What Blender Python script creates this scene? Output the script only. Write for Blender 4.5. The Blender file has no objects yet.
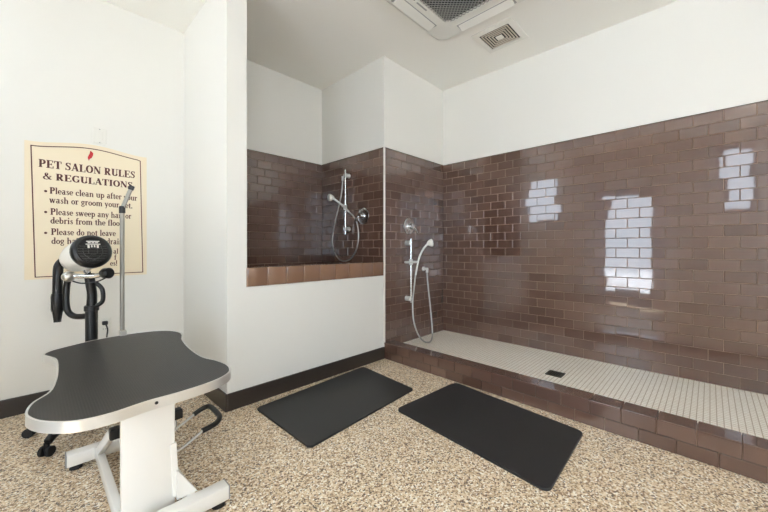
import bpy, bmesh, math, random
from mathutils import Vector, Matrix
random.seed(7)
PI = math.pi
C = bpy.context.scene.collection
S = bpy.context.scene

# ------------------------------------------------------------------ materials
def lin(c):
    return tuple(((v/255)/12.92 if v/255 <= .04045 else ((v/255+.055)/1.055)**2.4) for v in c) + (1.0,)

def mat(name, rgb, rough=.5, metal=0, coat=0, spec=.5):
    m = bpy.data.materials.new(name); m.use_nodes = True
    b = m.node_tree.nodes['Principled BSDF']
    b.inputs['Base Color'].default_value = lin(rgb)
    b.inputs['Roughness'].default_value = rough
    b.inputs['Metallic'].default_value = metal
    b.inputs['Specular IOR Level'].default_value = spec
    if coat:
        b.inputs['Coat Weight'].default_value = coat
        b.inputs['Coat Roughness'].default_value = .03
    return m

def nodes(m):
    return m.node_tree.nodes, m.node_tree.links, m.node_tree.nodes['Principled BSDF']

def add_bump(m, scale, strength, dist=.002, kind='noise'):
    n, l, b = nodes(m)
    tc = n.new('ShaderNodeTexCoord')
    t = n.new('ShaderNodeTexNoise'); t.inputs['Scale'].default_value = scale; t.inputs['Detail'].default_value = 3
    l.new(tc.outputs['Object'], t.inputs['Vector'])
    bp = n.new('ShaderNodeBump'); bp.inputs['Strength'].default_value = strength; bp.inputs['Distance'].default_value = dist
    l.new(t.outputs['Fac'], bp.inputs['Height']); l.new(bp.outputs['Normal'], b.inputs['Normal'])

M = {}
M['paint'] = mat('wall_paint', (227, 225, 218), .55); add_bump(M['paint'], 180, .06, .001)
M['ceil'] = mat('ceiling_paint', (238, 236, 229), .6); add_bump(M['ceil'], 160, .08, .001)
M['base'] = mat('baseboard_paint', (52, 45, 40), .35)
M['metal_trim'] = mat('corner_trim', (226, 220, 212), .35, .0)
M['grout'] = mat('grout', (150, 124, 106), .8)
M['chrome'] = mat('chrome', (226, 227, 228), .2, 1)
M['satin'] = mat('satin_handle', (214, 213, 209), .3, .5)
M['pole'] = mat('dull_steel_pole', (150, 146, 138), .42, .7)
M['steel'] = mat('brushed_steel', (196, 194, 188), .28, .9)
M['hose'] = mat('chrome_hose', (176, 174, 170), .3, .8)
M['white'] = mat('white_enamel', (236, 233, 226), .28, 0, .3)
M['plastic'] = mat('white_plastic', (226, 224, 216), .4)
M['black'] = mat('black_plastic', (12, 12, 13), .35)
M['rubber'] = mat('black_rubber', (18, 18, 19), .6)
M['grey'] = mat('grey_plastic', (150, 150, 147), .45)
M['dark'] = mat('dark_void', (14, 13, 13), .8)
M['bronze'] = mat('dark_bronze_frame', (46, 38, 34), .4, .3)
M['sign'] = mat('sign_board', (232, 218, 190), .5)
M['ink'] = mat('sign_ink', (88, 44, 40), .6)
M['red'] = mat('red_ink', (190, 32, 38), .5)
M['basin'] = mat('tub_basin', (225, 222, 212), .35)
M['ground'] = mat('outside_paving', (196, 199, 203), .8)
M['green'] = mat('hedge_leaf', (70, 92, 50), .7)
M['drain'] = mat('drain_metal', (74, 76, 66), .35, .7)

def tile_mat(name, dark, light):
    m = mat(name, dark, .22, 0, 1.0, .45); m.node_tree.nodes['Principled BSDF'].inputs['Coat IOR'].default_value = 1.7
    n, l, b = nodes(m)
    g = n.new('ShaderNodeNewGeometry')
    r = n.new('ShaderNodeValToRGB')
    r.color_ramp.elements[0].color = lin(dark); r.color_ramp.elements[1].color = lin(light)
    l.new(g.outputs['Random Per Island'], r.inputs['Fac'])
    tc = n.new('ShaderNodeTexCoord'); t = n.new('ShaderNodeTexNoise'); t.inputs['Scale'].default_value = 9; t.inputs['Detail'].default_value = 2
    l.new(tc.outputs['Object'], t.inputs['Vector'])
    bp = n.new('ShaderNodeBump'); bp.inputs['Strength'].default_value = .07; bp.inputs['Distance'].default_value = .004
    l.new(t.outputs['Fac'], bp.inputs['Height']); l.new(bp.outputs['Normal'], b.inputs['Normal']); l.new(bp.outputs['Normal'], b.inputs['Coat Normal'])
    l.new(r.outputs['Color'], b.inputs['Base Color'])
    return m
M['tile'] = tile_mat('brown_glazed_tile', (88, 63, 52), (101, 76, 65))
M['bullnose'] = tile_mat('brown_bullnose_tile', (122, 89, 68), (134, 100, 78))

# pebbled epoxy floor
m = mat('pebble_floor', (190, 165, 130), .35); M['floor'] = m
n, l, b = nodes(m)
tc = n.new('ShaderNodeTexCoord')
v = n.new('ShaderNodeTexVoronoi'); v.inputs['Scale'].default_value = 150
l.new(tc.outputs['Object'], v.inputs['Vector'])
sx = n.new('ShaderNodeSeparateColor'); l.new(v.outputs['Color'], sx.inputs['Color'])
r = n.new('ShaderNodeValToRGB'); r.color_ramp.interpolation = 'CONSTANT'
cols = [(0, (98, 82, 68)), (.10, (148, 120, 92)), (.25, (194, 168, 134)), (.46, (220, 198, 166)), (.70, (236, 221, 196)), (.88, (248, 242, 230))]
e = r.color_ramp.elements
e[0].position = 0; e[0].color = lin(cols[0][1]); e[1].position = cols[1][0]; e[1].color = lin(cols[1][1])
for p, c in cols[2:]:
    k = e.new(p); k.color = lin(c)
l.new(sx.outputs['Red'], r.inputs['Fac']); l.new(r.outputs['Color'], b.inputs['Base Color'])
bp = n.new('ShaderNodeBump'); bp.inputs['Strength'].default_value = .25; bp.inputs['Distance'].default_value = .002
l.new(v.outputs['Distance'], bp.inputs['Height']); l.new(bp.outputs['Normal'], b.inputs['Normal'])

# small white mosaic of the shower pan
m = mat('white_mosaic', (226, 218, 200), .3); M['mosaic'] = m
n, l, b = nodes(m)
tc = n.new('ShaderNodeTexCoord')
br = n.new('ShaderNodeTexBrick'); br.offset = 0; br.squash = 1
br.inputs['Color1'].default_value = lin((252, 248, 238)); br.inputs['Color2'].default_value = lin((246, 241, 229))
br.inputs['Mortar'].default_value = lin((188, 172, 150))
br.inputs['Scale'].default_value = 1; br.inputs['Mortar Size'].default_value = .0024; br.inputs['Mortar Smooth'].default_value = .1
br.inputs['Brick Width'].default_value = .0285; br.inputs['Row Height'].default_value = .0285
l.new(tc.outputs['Object'], br.inputs['Vector']); l.new(br.outputs['Color'], b.inputs['Base Color'])

# ribbed rubber of the table top
m = mat('ribbed_rubber', (25, 25, 25), .42); M['ribbed'] = m
n, l, b = nodes(m)
tc = n.new('ShaderNodeTexCoord')
w = n.new('ShaderNodeTexWave'); w.inputs['Scale'].default_value = 38; w.bands_direction = 'X'
w2 = n.new('ShaderNodeTexWave'); w2.inputs['Scale'].default_value = 38; w2.bands_direction = 'Y'
l.new(tc.outputs['Object'], w.inputs['Vector']); l.new(tc.outputs['Object'], w2.inputs['Vector'])
mx = n.new('ShaderNodeMath'); mx.operation = 'MULTIPLY'; l.new(w.outputs['Fac'], mx.inputs[0]); l.new(w2.outputs['Fac'], mx.inputs[1])
bp = n.new('ShaderNodeBump'); bp.inputs['Strength'].default_value = .35; bp.inputs['Distance'].default_value = .0015
l.new(mx.outputs[0], bp.inputs['Height']); l.new(bp.outputs['Normal'], b.inputs['Normal'])

M['vent'] = mat('vent_slats', (196, 186, 170), .5)
M['mat'] = mat('foam_mat', (38, 38, 39), .5); add_bump(M['mat'], 260, .25, .001)

def glass_mat():
    m = bpy.data.materials.new('window_glass'); m.use_nodes = True
    n = m.node_tree.nodes; l = m.node_tree.links; n.remove(n['Principled BSDF'])
    t = n.new('ShaderNodeBsdfTransparent'); g = n.new('ShaderNodeBsdfGlossy'); g.inputs['Roughness'].default_value = .01
    f = n.new('ShaderNodeFresnel'); f.inputs['IOR'].default_value = 1.45
    x = n.new('ShaderNodeMixShader'); 
    ge = n.new('ShaderNodeNewGeometry'); fm = n.new('ShaderNodeMath'); fm.operation = 'SUBTRACT'; fm.inputs[0].default_value = 1
    l.new(ge.outputs['Backfacing'], fm.inputs[1])
    mu = n.new('ShaderNodeMath'); mu.operation = 'MULTIPLY'; l.new(f.outputs[0], mu.inputs[0]); l.new(fm.outputs[0], mu.inputs[1])
    l.new(mu.outputs[0], x.inputs[0]); l.new(t.outputs[0], x.inputs[1]); l.new(g.outputs[0], x.inputs[2])
    l.new(x.outputs[0], n['Material Output'].inputs['Surface'])
    return m
M['glass'] = glass_mat()

def emit_mat(name, rgb, s):
    m = bpy.data.materials.new(name); m.use_nodes = True
    b = m.node_tree.nodes['Principled BSDF']
    b.inputs['Base Color'].default_value = lin(rgb); b.inputs['Emission Color'].default_value = lin(rgb); b.inputs['Emission Strength'].default_value = s
    return m
FILL_LAMP = 5.0
M['fill_lamp'] = emit_mat('fill_diffuser', (255, 246, 234), FILL_LAMP)  # glow of the ceiling panels added as fill

# ------------------------------------------------------------------ mesh builder
class MB:
    def __init__(s): s.b = bmesh.new()
    def face(s, pts):
        return s.b.faces.new([s.b.verts.new(p) for p in pts])
    def box(s, x0, y0, z0, x1, y1, z1, bev=0):
        r = bmesh.ops.create_cube(s.b, size=1)
        vs = r['verts']
        bmesh.ops.scale(s.b, vec=(x1-x0, y1-y0, z1-z0), verts=vs)
        bmesh.ops.translate(s.b, vec=((x0+x1)/2, (y0+y1)/2, (z0+z1)/2), verts=vs)
        if bev:
            es = list({e for v in vs for e in v.link_edges})
            bmesh.ops.bevel(s.b, geom=es, offset=bev, segments=2, affect='EDGES', profile=.5)
        return s
    def bar(s, p0, p1, w, h, bev=0, up=(0, 0, 1)):
        p0 = Vector(p0); p1 = Vector(p1); d = (p1-p0); L = d.length; d.normalize()
        sd = d.cross(Vector(up)).normalized(); u = sd.cross(d)
        r = bmesh.ops.create_cube(s.b, size=1); vs = r['verts']
        bmesh.ops.scale(s.b, vec=(L, w, h), verts=vs)
        R = Matrix((d, sd, u)).transposed().to_4x4(); R.translation = (p0+p1)/2
        bmesh.ops.transform(s.b, matrix=R, verts=vs)
        if bev:
            es = list({e for v in vs for e in v.link_edges})
            bmesh.ops.bevel(s.b, geom=es, offset=bev, segments=2, affect='EDGES', profile=.5)
        return s
    def lathe(s, org, axis, prof, seg=28, ref=None, sy=1):
        # prof: list of (distance along the axis, radius)
        a = Vector(axis).normalized(); o = Vector(org)
        u = Vector(ref) if ref else (Vector((0, 0, 1)) if abs(a.z) < .9 else Vector((1, 0, 0)))
        u = (u - a*u.dot(a)).normalized(); w = a.cross(u)
        rings = []
        for t, r in prof:
            if r < 1e-6: rings.append([s.b.verts.new(o+a*t)])
            else: rings.append([s.b.verts.new(o+a*t+u*(r*math.cos(2*PI*k/seg))+w*(r*sy*math.sin(2*PI*k/seg))) for k in range(seg)])
        for A, B in zip(rings, rings[1:]):
            if len(A) == 1 and len(B) == 1: continue
            for k in range(seg):
                k2 = (k+1) % seg
                if len(A) == 1: s.b.faces.new([A[0], B[k2], B[k]])
                elif len(B) == 1: s.b.faces.new([A[k], A[k2], B[0]])
                else: s.b.faces.new([A[k], A[k2], B[k2], B[k]])
        return s
    def cyl(s, p0, p1, r0, r1=None, seg=24, bev=0):
        r1 = r0 if r1 is None else r1
        p0 = Vector(p0); p1 = Vector(p1); L = (p1-p0).length
        if bev: pr = [(0, 0), (0, r0-bev), (bev, r0), (L-bev, r1), (L, r1-bev), (L, 0)]
        else: pr = [(0, 0), (0, r0), (L, r1), (L, 0)]
        return s.lathe(p0, p1-p0, pr, seg)
    def tube(s, pts, r, seg=12, smooth=6):
        P = [Vector(p) for p in pts]
        if smooth: P = catmull(P, smooth)
        R = r if isinstance(r, (list, tuple)) else None
        rings = []; prev = None
        for i, p in enumerate(P):
            d = (P[min(i+1, len(P)-1)] - P[max(i-1, 0)]).normalized()
            if prev is None:
                u = d.orthogonal().normalized()
            else:
                u = (prev - d*prev.dot(d)).normalized()
            prev = u; w = d.cross(u)
            if R:
                f = i/(len(P)-1)*(len(R)-1); k = min(int(f), len(R)-2); rr = R[k]+(R[k+1]-R[k])*(f-k)
            else: rr = r
            rings.append([s.b.verts.new(p+u*(rr*math.cos(2*PI*k/seg))+w*(rr*math.sin(2*PI*k/seg))) for k in range(seg)])
        for A, B in zip(rings, rings[1:]):
            for k in range(seg): s.b.faces.new([A[k], A[(k+1) % seg], B[(k+1) % seg], B[k]])
        s.b.faces.new(rings[0][::-1]); s.b.faces.new(rings[-1])
        return s
    def prism(s, pts, z0, z1, bev=0):
        lo = [s.b.verts.new((x, y, z0)) for x, y in pts]; hi = [s.b.verts.new((x, y, z1)) for x, y in pts]
        n = len(pts); fs = [s.b.faces.new(lo[::-1]), s.b.faces.new(hi)]
        for k in range(n): fs.append(s.b.faces.new([lo[k], lo[(k+1) % n], hi[(k+1) % n], hi[k]]))
        if bev:
            es = [e for e in fs[1].edges]
            bmesh.ops.bevel(s.b, geom=es, offset=bev, segments=2, affect='EDGES', profile=.5)
        return s
    def build(s, name, m, parent=None, origin=(0, 0, 0), smooth=False, move=None, norm=True):
        if norm: bmesh.ops.recalc_face_normals(s.b, faces=s.b.faces)
        o0 = Vector(parent['_o']) if parent is not None and '_o' in parent else Vector(origin)
        if move is not None: bmesh.ops.transform(s.b, matrix=move, verts=s.b.verts)
        bmesh.ops.translate(s.b, vec=-o0, verts=s.b.verts)
        me = bpy.data.meshes.new(name); s.b.to_mesh(me); s.b.free()
        me.materials.append(m)
        if smooth:
            for p in me.polygons: p.use_smooth = True
            me.set_sharp_from_angle(angle=math.radians(38))
        o = bpy.data.objects.new(name, me); C.objects.link(o)
        if parent is not None: o.parent = parent
        else: o.location = o0
        o['_o'] = tuple(o0); TEMP.append(o)
        return o
TEMP = []

def catmull(P, k):
    out = []
    n = len(P)
    for i in range(n-1):
        p0 = P[max(i-1, 0)]; p1 = P[i]; p2 = P[i+1]; p3 = P[min(i+2, n-1)]
        for j in range(k):
            t = j/k
            out.append(.5*((2*p1)+(p2-p0)*t+(2*p0-5*p1+4*p2-p3)*t*t+(3*p1-p0-3*p2+p3)*t**3))
    out.append(P[-1]); return out

def thing(name, label, cat, loc, group=None):
    o = bpy.data.objects.new(name, None); C.objects.link(o); o.location = loc
    o.empty_display_size = .05
    o['_o'] = tuple(loc); TEMP.append(o)
    return tag(o, label, cat, group)
def tag(o, label, cat, group=None):
    o['label'] = label; o['category'] = cat
    if group: o['group'] = group
    return o
def struct(o, label, cat):
    o['kind'] = 'structure'; o['label'] = label; o['category'] = cat
    return o

# ------------------------------------------------------------------ room dimensions (metres)
XL, XP0, XP1, XS, XR = -1.10, .888, 1.022, 2.387, 3.407     # left wall, wing wall, tub/shower chase, shower wall
YF, YT, YB, YG = -2.60, 2.30, 3.33, 3.235                              # front wall, tub front, back wall
ZC = 2.962; TT = 2.061                                      # ceiling, top of tile
YE = -1.30                                                  # far end of the shower

struct(MB().box(XL-.15, YF-.15, -.1, XR+.15, YB+.15, 0).build('floor', M['floor']), 'beige and brown speckled pebble epoxy floor', 'floor')
struct(MB().box(XL-.15, YF-.15, ZC, XR+.15, YB+.15, ZC+.1).build('ceiling', M['ceil']), 'flat off-white painted ceiling', 'ceiling')
struct(MB().box(XL-.15, YB, 0, XR+.15, YB+.15, ZC).build('wall_back', M['paint']), 'white wall with brown tiles at the back of the dog tub', 'wall')
struct(MB().box(XL-.15, YG, 0, XP0+.05, YB+.05, ZC).build('wall_sign', M['paint']), 'white painted wall of the nook that carries the rules sign', 'wall')
struct(MB().box(XL, 1.6, ZC-.050, XP0, YG, ZC).build('ceiling_nook', M['ceil']), 'slightly lower white ceiling of the nook with the rules sign', 'ceiling')
wr = struct(MB().box(XR, YF-.15, 0, XR+.15, YB, ZC).build('wall_right', M['paint']), 'long white wall, lower part clad in brown tiles, behind the shower', 'wall')
wp = struct(MB().box(XP0, YT, 0, XP1, YB, ZC).build('wall_wing', M['paint']), 'narrow white wing wall between the sign nook and the dog tub', 'wall')
wc = struct(MB().box(XS, YT, 0, XR, YB, ZC).build('wall_chase', M['paint']), 'white and brown tiled wall block between tub alcove and shower', 'wall')
wh = struct(MB().box(XP1, YT, 0, XS, YT+.10, .81).build('wall_tub', M['paint']), 'white half wall below the tiled tub ledge', 'wall')
struct(MB().box(XP1, YT+.10, 0, XS, YB, .52).build('trim_tub_basin', M['basin']), 'pale raised basin floor of the dog tub behind the half wall', 'tub basin')
we = struct(MB().box(2.30, YE-.12, 0, XR, YE, ZC).build('wall_shower_end', M['paint']), 'white wall closing the far end of the shower', 'wall')

def holed_wall(name, axis, pos, thick, a0, a1, holes, label):
    us = sorted({a0, a1, *[h[0] for h in holes], *[h[1] for h in holes]})
    zs = sorted({0, ZC, *[h[2] for h in holes], *[h[3] for h in holes]})
    mb = MB()
    for i in range(len(us)-1):
        for j in range(len(zs)-1):
            u = (us[i]+us[i+1])/2; z = (zs[j]+zs[j+1])/2
            if any(h[0] < u < h[1] and h[2] < z < h[3] for h in holes): continue
            if axis == 'x': mb.box(pos-thick, us[i], zs[j], pos, us[i+1], zs[j+1])
            else: mb.box(us[i], pos-thick, zs[j], us[i+1], pos, zs[j+1])
    return struct(mb.build(name, M['paint']), label, 'wall')
DOOR = (.60, 1.67, 0, 2.26); WIN1 = (2.36, 3.06, 1.66, 2.68); WIN2 = (-.50, -.10, 1.66, 2.68); FILL_WIN4 = (-2.45, -.85, .12, 2.75)
holed_wall('wall_left', 'x', XL, .15, YF-.15, YB, [DOOR, WIN1, WIN2, FILL_WIN4], 'white wall with the glass entrance door and two high windows')
FILL_WIN3 = (-.75, 1.35, 1.0, 2.4)  # unseen opening added in the front wall to let in fill daylight
holed_wall('wall_front', 'y', YF, .15, XL, XR, [FILL_WIN3], 'white wall with a wide window added for daylight, behind the viewer')

def window(name, axis, pos, h, fr, label, mull=0, rails=()):
    # frame in the opening, one glass pane
    u0, u1, z0, z1 = h; mb = MB()
    def bx(a0, a1, c0, c1, d0=.03, d1=.10):
        if axis == 'x': mb.box(pos-d1, a0, c0, pos-d0, a1, c1, .004)
        else: mb.box(a0, pos-d1, c0, a1, pos-d0, c1, .004)
    bx(u0, u0+fr, z0, z1); bx(u1-fr, u1, z0, z1); bx(u0+fr, u1-fr, z1-fr, z1); bx(u0+fr, u1-fr, z0, z0+fr)
    for k in range(mull):
        c = u0+(u1-u0)*(k+1)/(mull+1); bx(c-.025, c+.025, z0+fr, z1-fr)
    for (a, c) in rails: bx(u0+fr, u1-fr, a, c)
    f = struct(mb.build(name, M['bronze']), label, 'window' if 'window' in name else 'door')
    g = MB()
    if axis == 'x': g.box(pos-.068, u0+fr*.8, z0+fr*.8, pos-.062, u1-fr*.8, z1-fr*.8)
    else: g.box(u0+fr*.8, pos-.068, z0+fr*.8, u1-fr*.8, pos-.062, z1-fr*.8)
    g.build('glass_pane', M['glass'], f)
    return f
window('window_1', 'x', XL, WIN1, .05, 'high window nearest the sign wall')
window('window_2', 'x', XL, WIN2, .05, 'narrow high window beyond the glass door')
window('window_3', 'y', YF, FILL_WIN3, .06, 'wide unseen window added behind the viewer for fill daylight', 2)
window('window_4', 'x', XL, FILL_WIN4, .06, 'tall unseen window added on the left for more daylight', 1)  # unseen opening, added to strengthen the daylight from the left
d = window('door_1', 'x', XL, DOOR, .17, 'dark framed glass entrance door', 0, [(.09, .27)])
MB().tube([(XL-.03, 1.56, .95), (XL+.03, 1.56, .96), (XL+.03, 1.56, 1.3), (XL-.03, 1.56, 1.31)], .012, 10, 3).build('door_handle', M['steel'], d, smooth=True)

# ------------------------------------------------------------------ tile fields
TW, TH, TG = .160, .0817, .0030
def tiles(mb, O, U, V, N, w, h, tw=TW, th=TH, brick=True, thick=.009, tilt=.0042, off=0, top=True):
    """fill a w x h field with bevelled glazed tiles, courses counted down from the top"""
    O = Vector(O); U = Vector(U); V = Vector(V); N = Vector(N)
    rows = math.ceil(h/th-1e-6)
    for r in range(rows):
        v1 = h-r*th; v0 = max(v1-th, 0)
        if v1-v0 < .012: continue
        u = -(tw/2 if (brick and r % 2) else 0)-off
        while u < w-1e-6:
            a0 = max(u, 0)+TG/2; a1 = min(u+tw, w)-TG/2; u += tw
            if a1-a0 < .008: continue
            b0 = v0+TG/2; b1 = v1-TG/2
            tx = random.gauss(0, tilt); ty = random.gauss(0, tilt); dz = random.gauss(0, .00025)
            ca, cb = (a0+a1)/2, (b0+b1)/2; be = .0022
            def P(a, b_, n): return O+U*a+V*b_+N*(n+((a-ca)*tx+(b_-cb)*ty+dz if n > .004 else 0))
            base = [mb.b.verts.new(P(a, b_, 0)) for a, b_ in ((a0, b0), (a1, b0), (a1, b1), (a0, b1))]
            mid = [mb.b.verts.new(P(a, b_, thick-.0018)) for a, b_ in ((a0, b0), (a1, b0), (a1, b1), (a0, b1))]
            tp = [mb.b.verts.new(P(a, b_, thick)) for a, b_ in ((a0+be, b0+be), (a1-be, b0+be), (a1-be, b1-be), (a0+be, b1-be))]
            for A, B in ((base, mid), (mid, tp)):
                for k in range(4): mb.b.faces.new([A[k], A[(k+1) % 4], B[(k+1) % 4], B[k]])
            mb.b.faces.new(tp)
    return mb
def field(parent, name, O, U, V, N, w, h, **k):
    O = Vector(O); U = Vector(U); V = Vector(V); N = Vector(N)
    g = MB(); t = k.get('thick', .009)-.0028
    c = [O, O+U*w, O+U*w+V*h, O+V*h]
    lo = [g.b.verts.new(p) for p in c]; hi = [g.b.verts.new(p+N*t) for p in c]
    g.b.faces.new(hi); g.b.faces.new(lo[::-1])
    for q in range(4): g.b.faces.new([lo[q], lo[(q+1) % 4], hi[(q+1) % 4], hi[q]])
    gr = g.build('grout_bed', M['grout'], parent)
    mb = tiles(MB(), O, U, V, N, w, h, **k)
    return mb.build(name, M['tile'], parent)
PZ = .098
field(wr, 'brown_tiles', (XR, YT, PZ), (0, -1, 0), (0, 0, 1), (-1, 0, 0), YT-YE, TT-PZ, off=.03)
field(wc, 'brown_tiles', (XS+.004, YT, 0), (1, 0, 0), (0, 0, 1), (0, -1, 0), XR-XS-.013, TT)
field(wc, 'brown_tiles', (XS, YB-.009, .52), (0, -1, 0), (0, 0, 1), (-1, 0, 0), YB-YT-.009, TT-.52)
bw = bpy.data.objects['wall_back']
field(bw, 'brown_tiles', (XP1, YB, .52), (1, 0, 0), (0, 0, 1), (0, -1, 0), XS-XP1, TT-.52)
field(wp, 'brown_tiles', (XP1, YT+.02, .52), (0, 1, 0), (0, 0, 1), (1, 0, 0), YB-YT-.03, TT-.52)
# white edge strip on the corner of the chase
struct(MB().box(XS-.013, YT-.012, 0, XS+.006, YT+.001, TT+.004, .002).build('trim_1', M['metal_trim']), 'pale metal edge strip up the tiled corner beside the tub', 'trim')
# thin bullnose line along the top of the tiles
mb = MB(); mb.box(XR-.011, YE, TT, XR, YT, TT+.006); mb.box(XS, YT-.011, TT, XR, YT, TT+.006); mb.box(XS-.011, YT, TT, XS, YB, TT+.006); mb.box(XP1, YB-.011, TT, XS, YB, TT+.006)
struct(mb.build('trim_2', mat('tile_edge', (70, 48, 40), .2)), 'thin dark brown edge along the top of the tiles', 'trim')

# tub ledge: half wall cap of square-fronted bullnose tiles
lz0, lz1 = .812, .944
core = struct(MB().box(XP1-.004, YT-.006, lz0, XS-.016, YT+.11, lz1-.004).build('trim_3', M['grout']), 'brown tiled ledge on the white tub wall', 'ledge')
mb = MB(); x = XP1-.004; k = 0
while x < XS-.02:
    w = min(.152, XS-.016-x)
    if w > .02:
        mb.box(x+.0016, YT-.012, lz0, x+w-.0016, YT+.112, lz1, .007)
    x += .152
mb.build('bullnose_tiles', M['bullnose'], core, smooth=True)

# shower curb (slightly out of square with the wall, as in the room)
CA = math.atan2(.045, 2.4)
cr = Matrix.Translation((2.383, 2.2, 0)) @ Matrix.Rotation(-CA, 4, 'Z')
cl = 2.2-YE
curb = struct(MB().box(0, -cl, 0, .112, .088, .148).build('trim_4', M['grout'], move=cr), 'brown tiled curb in front of the walk-in shower', 'curb')
mb = MB(); tiles(mb, (0, .088, 0), (0, -1, 0), (0, 0, 1), (-1, 0, 0), cl+.088, .149, th=.0745)
mb.build('curb_face_tiles', M['tile'], curb, move=cr)
mb = MB(); y = .088
while y > -cl:
    mb.box(-.011, max(y-TW, -cl)+.0016, .147, .118, y-.0016, .158, .002); y -= TW
mb.build('curb_top_tiles', M['tile'], curb, move=cr)
mb = MB(); tiles(mb, (.112, -cl, PZ), (0, 1, 0), (0, 0, 1), (1, 0, 0), cl+.088, .148-PZ, th=.05, thick=.006)
mb.build('curb_inner_tiles', M['tile'], curb, move=cr)
# shower pan
struct(MB().box(2.40, YE, 0, XR, YT, PZ).build('trim_5', M['mosaic']), 'white mosaic shower floor behind the curb', 'shower floor')

# baseboards
def baseboard(name, p0, p1, nrm, label, h=.115, t=.015):
    x0, x1 = sorted((p0[0], p1[0])); y0, y1 = sorted((p0[1], p1[1]))
    if nrm[0]: x0, x1 = sorted((p0[0], p0[0]+nrm[0]*t))
    else: y0, y1 = sorted((p0[1], p0[1]+nrm[1]*t))
    o = MB().box(x0, y0, 0, x1, y1, h, .003).build(name, M['base'])
    return struct(o, label, 'baseboard')
baseboard('baseboard_back', (XL, YG), (XP0, YG), (0, -1), 'dark brown baseboard under the sign wall')
baseboard('baseboard_wing', (XP0, YT-.015), (XP0, YG-.015), (-1, 0), 'dark brown baseboard along the side of the wing wall')
baseboard('baseboard_tub', (XP0, YT), (XS+.004, YT), (0, -1), 'dark brown baseboard under the white tub wall')
baseboard('baseboard_left', (XL, DOOR[1]+.01), (XL, YG-.015), (1, 0), 'dark brown baseboard between the glass door and the sign wall')
baseboard('baseboard_front', (XL, YF), (XR, YF), (0, 1), 'dark brown baseboard below the added front window')

# outside
struct(MB().box(-14, -14, -.25, XL-.16, 12, -.1).build('ground', M['ground']), 'pale paving outside the glass door', 'paving')

# ------------------------------------------------------------------ floor mats
def rounded(pts, r, n=6):
    out = []; N = len(pts)
    for i in range(N):
        p = Vector(pts[i]); a = (Vector(pts[i-1])-p).normalized(); b_ = (Vector(pts[(i+1) % N])-p).normalized()
        ang = a.angle(b_); dd = r/math.tan(ang/2)
        c = p+(a+b_).normalized()*(r/math.sin(ang/2))
        s0 = p+a*dd-c; s1 = p+b_*dd-c
        a0 = math.atan2(s0.y, s0.x); a1 = math.atan2(s1.y, s1.x); da = (a1-a0+PI) % (2*PI)-PI
        for k in range(n+1): t = a0+da*k/n; out.append((c.x+r*math.cos(t), c.y+r*math.sin(t)))
    return out
q = [(1.028, 1.545), (2.002, 1.618), (2.062, 2.248), (1.032, 2.182)]
o = MB().prism(rounded(q, .024), .001, .013, .004).build('floor_mat', M['mat'], origin=(1.53, 1.9, 0))
tag(o, 'black foam floor mat along the white tub wall', 'mat', 'black floor mats')
q = [(1.568, .508), (2.220, .528), (2.330, 1.460), (1.672, 1.500)]
o = MB().prism(rounded(q, .035), .001, .013, .004).build('floor_mat', M['mat'], origin=(1.95, 1.0, 0))
tag(o, 'black foam floor mat lying along the brown tiled shower curb', 'mat', 'black floor mats')

# drain
dr = thing('floor_drain', 'small dark square drain grate in the white mosaic shower floor', 'drain', (2.822, .868, PZ))
mb = MB()
for s_ in (-1, 1): mb.box(2.822+s_*.052-.006, .868-.058, PZ, 2.822+s_*.052+.006, .868+.058, PZ+.005); mb.box(2.776, .868+s_*.052-.006, PZ, 2.868, .868+s_*.052+.006, PZ+.005)
mb.build('drain_frame', M['drain'], dr)
MB().box(2.776, .822, PZ+.0003, 2.868, .914, PZ+.001).build('drain_well', M['dark'], dr)
mb = MB()
for k in range(6): y = .868-.038+k*.0152; mb.box(2.776, y-.0045, PZ+.001, 2.868, y+.0045, PZ+.004)
mb.build('drain_grate', M['drain'], dr)

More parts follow.
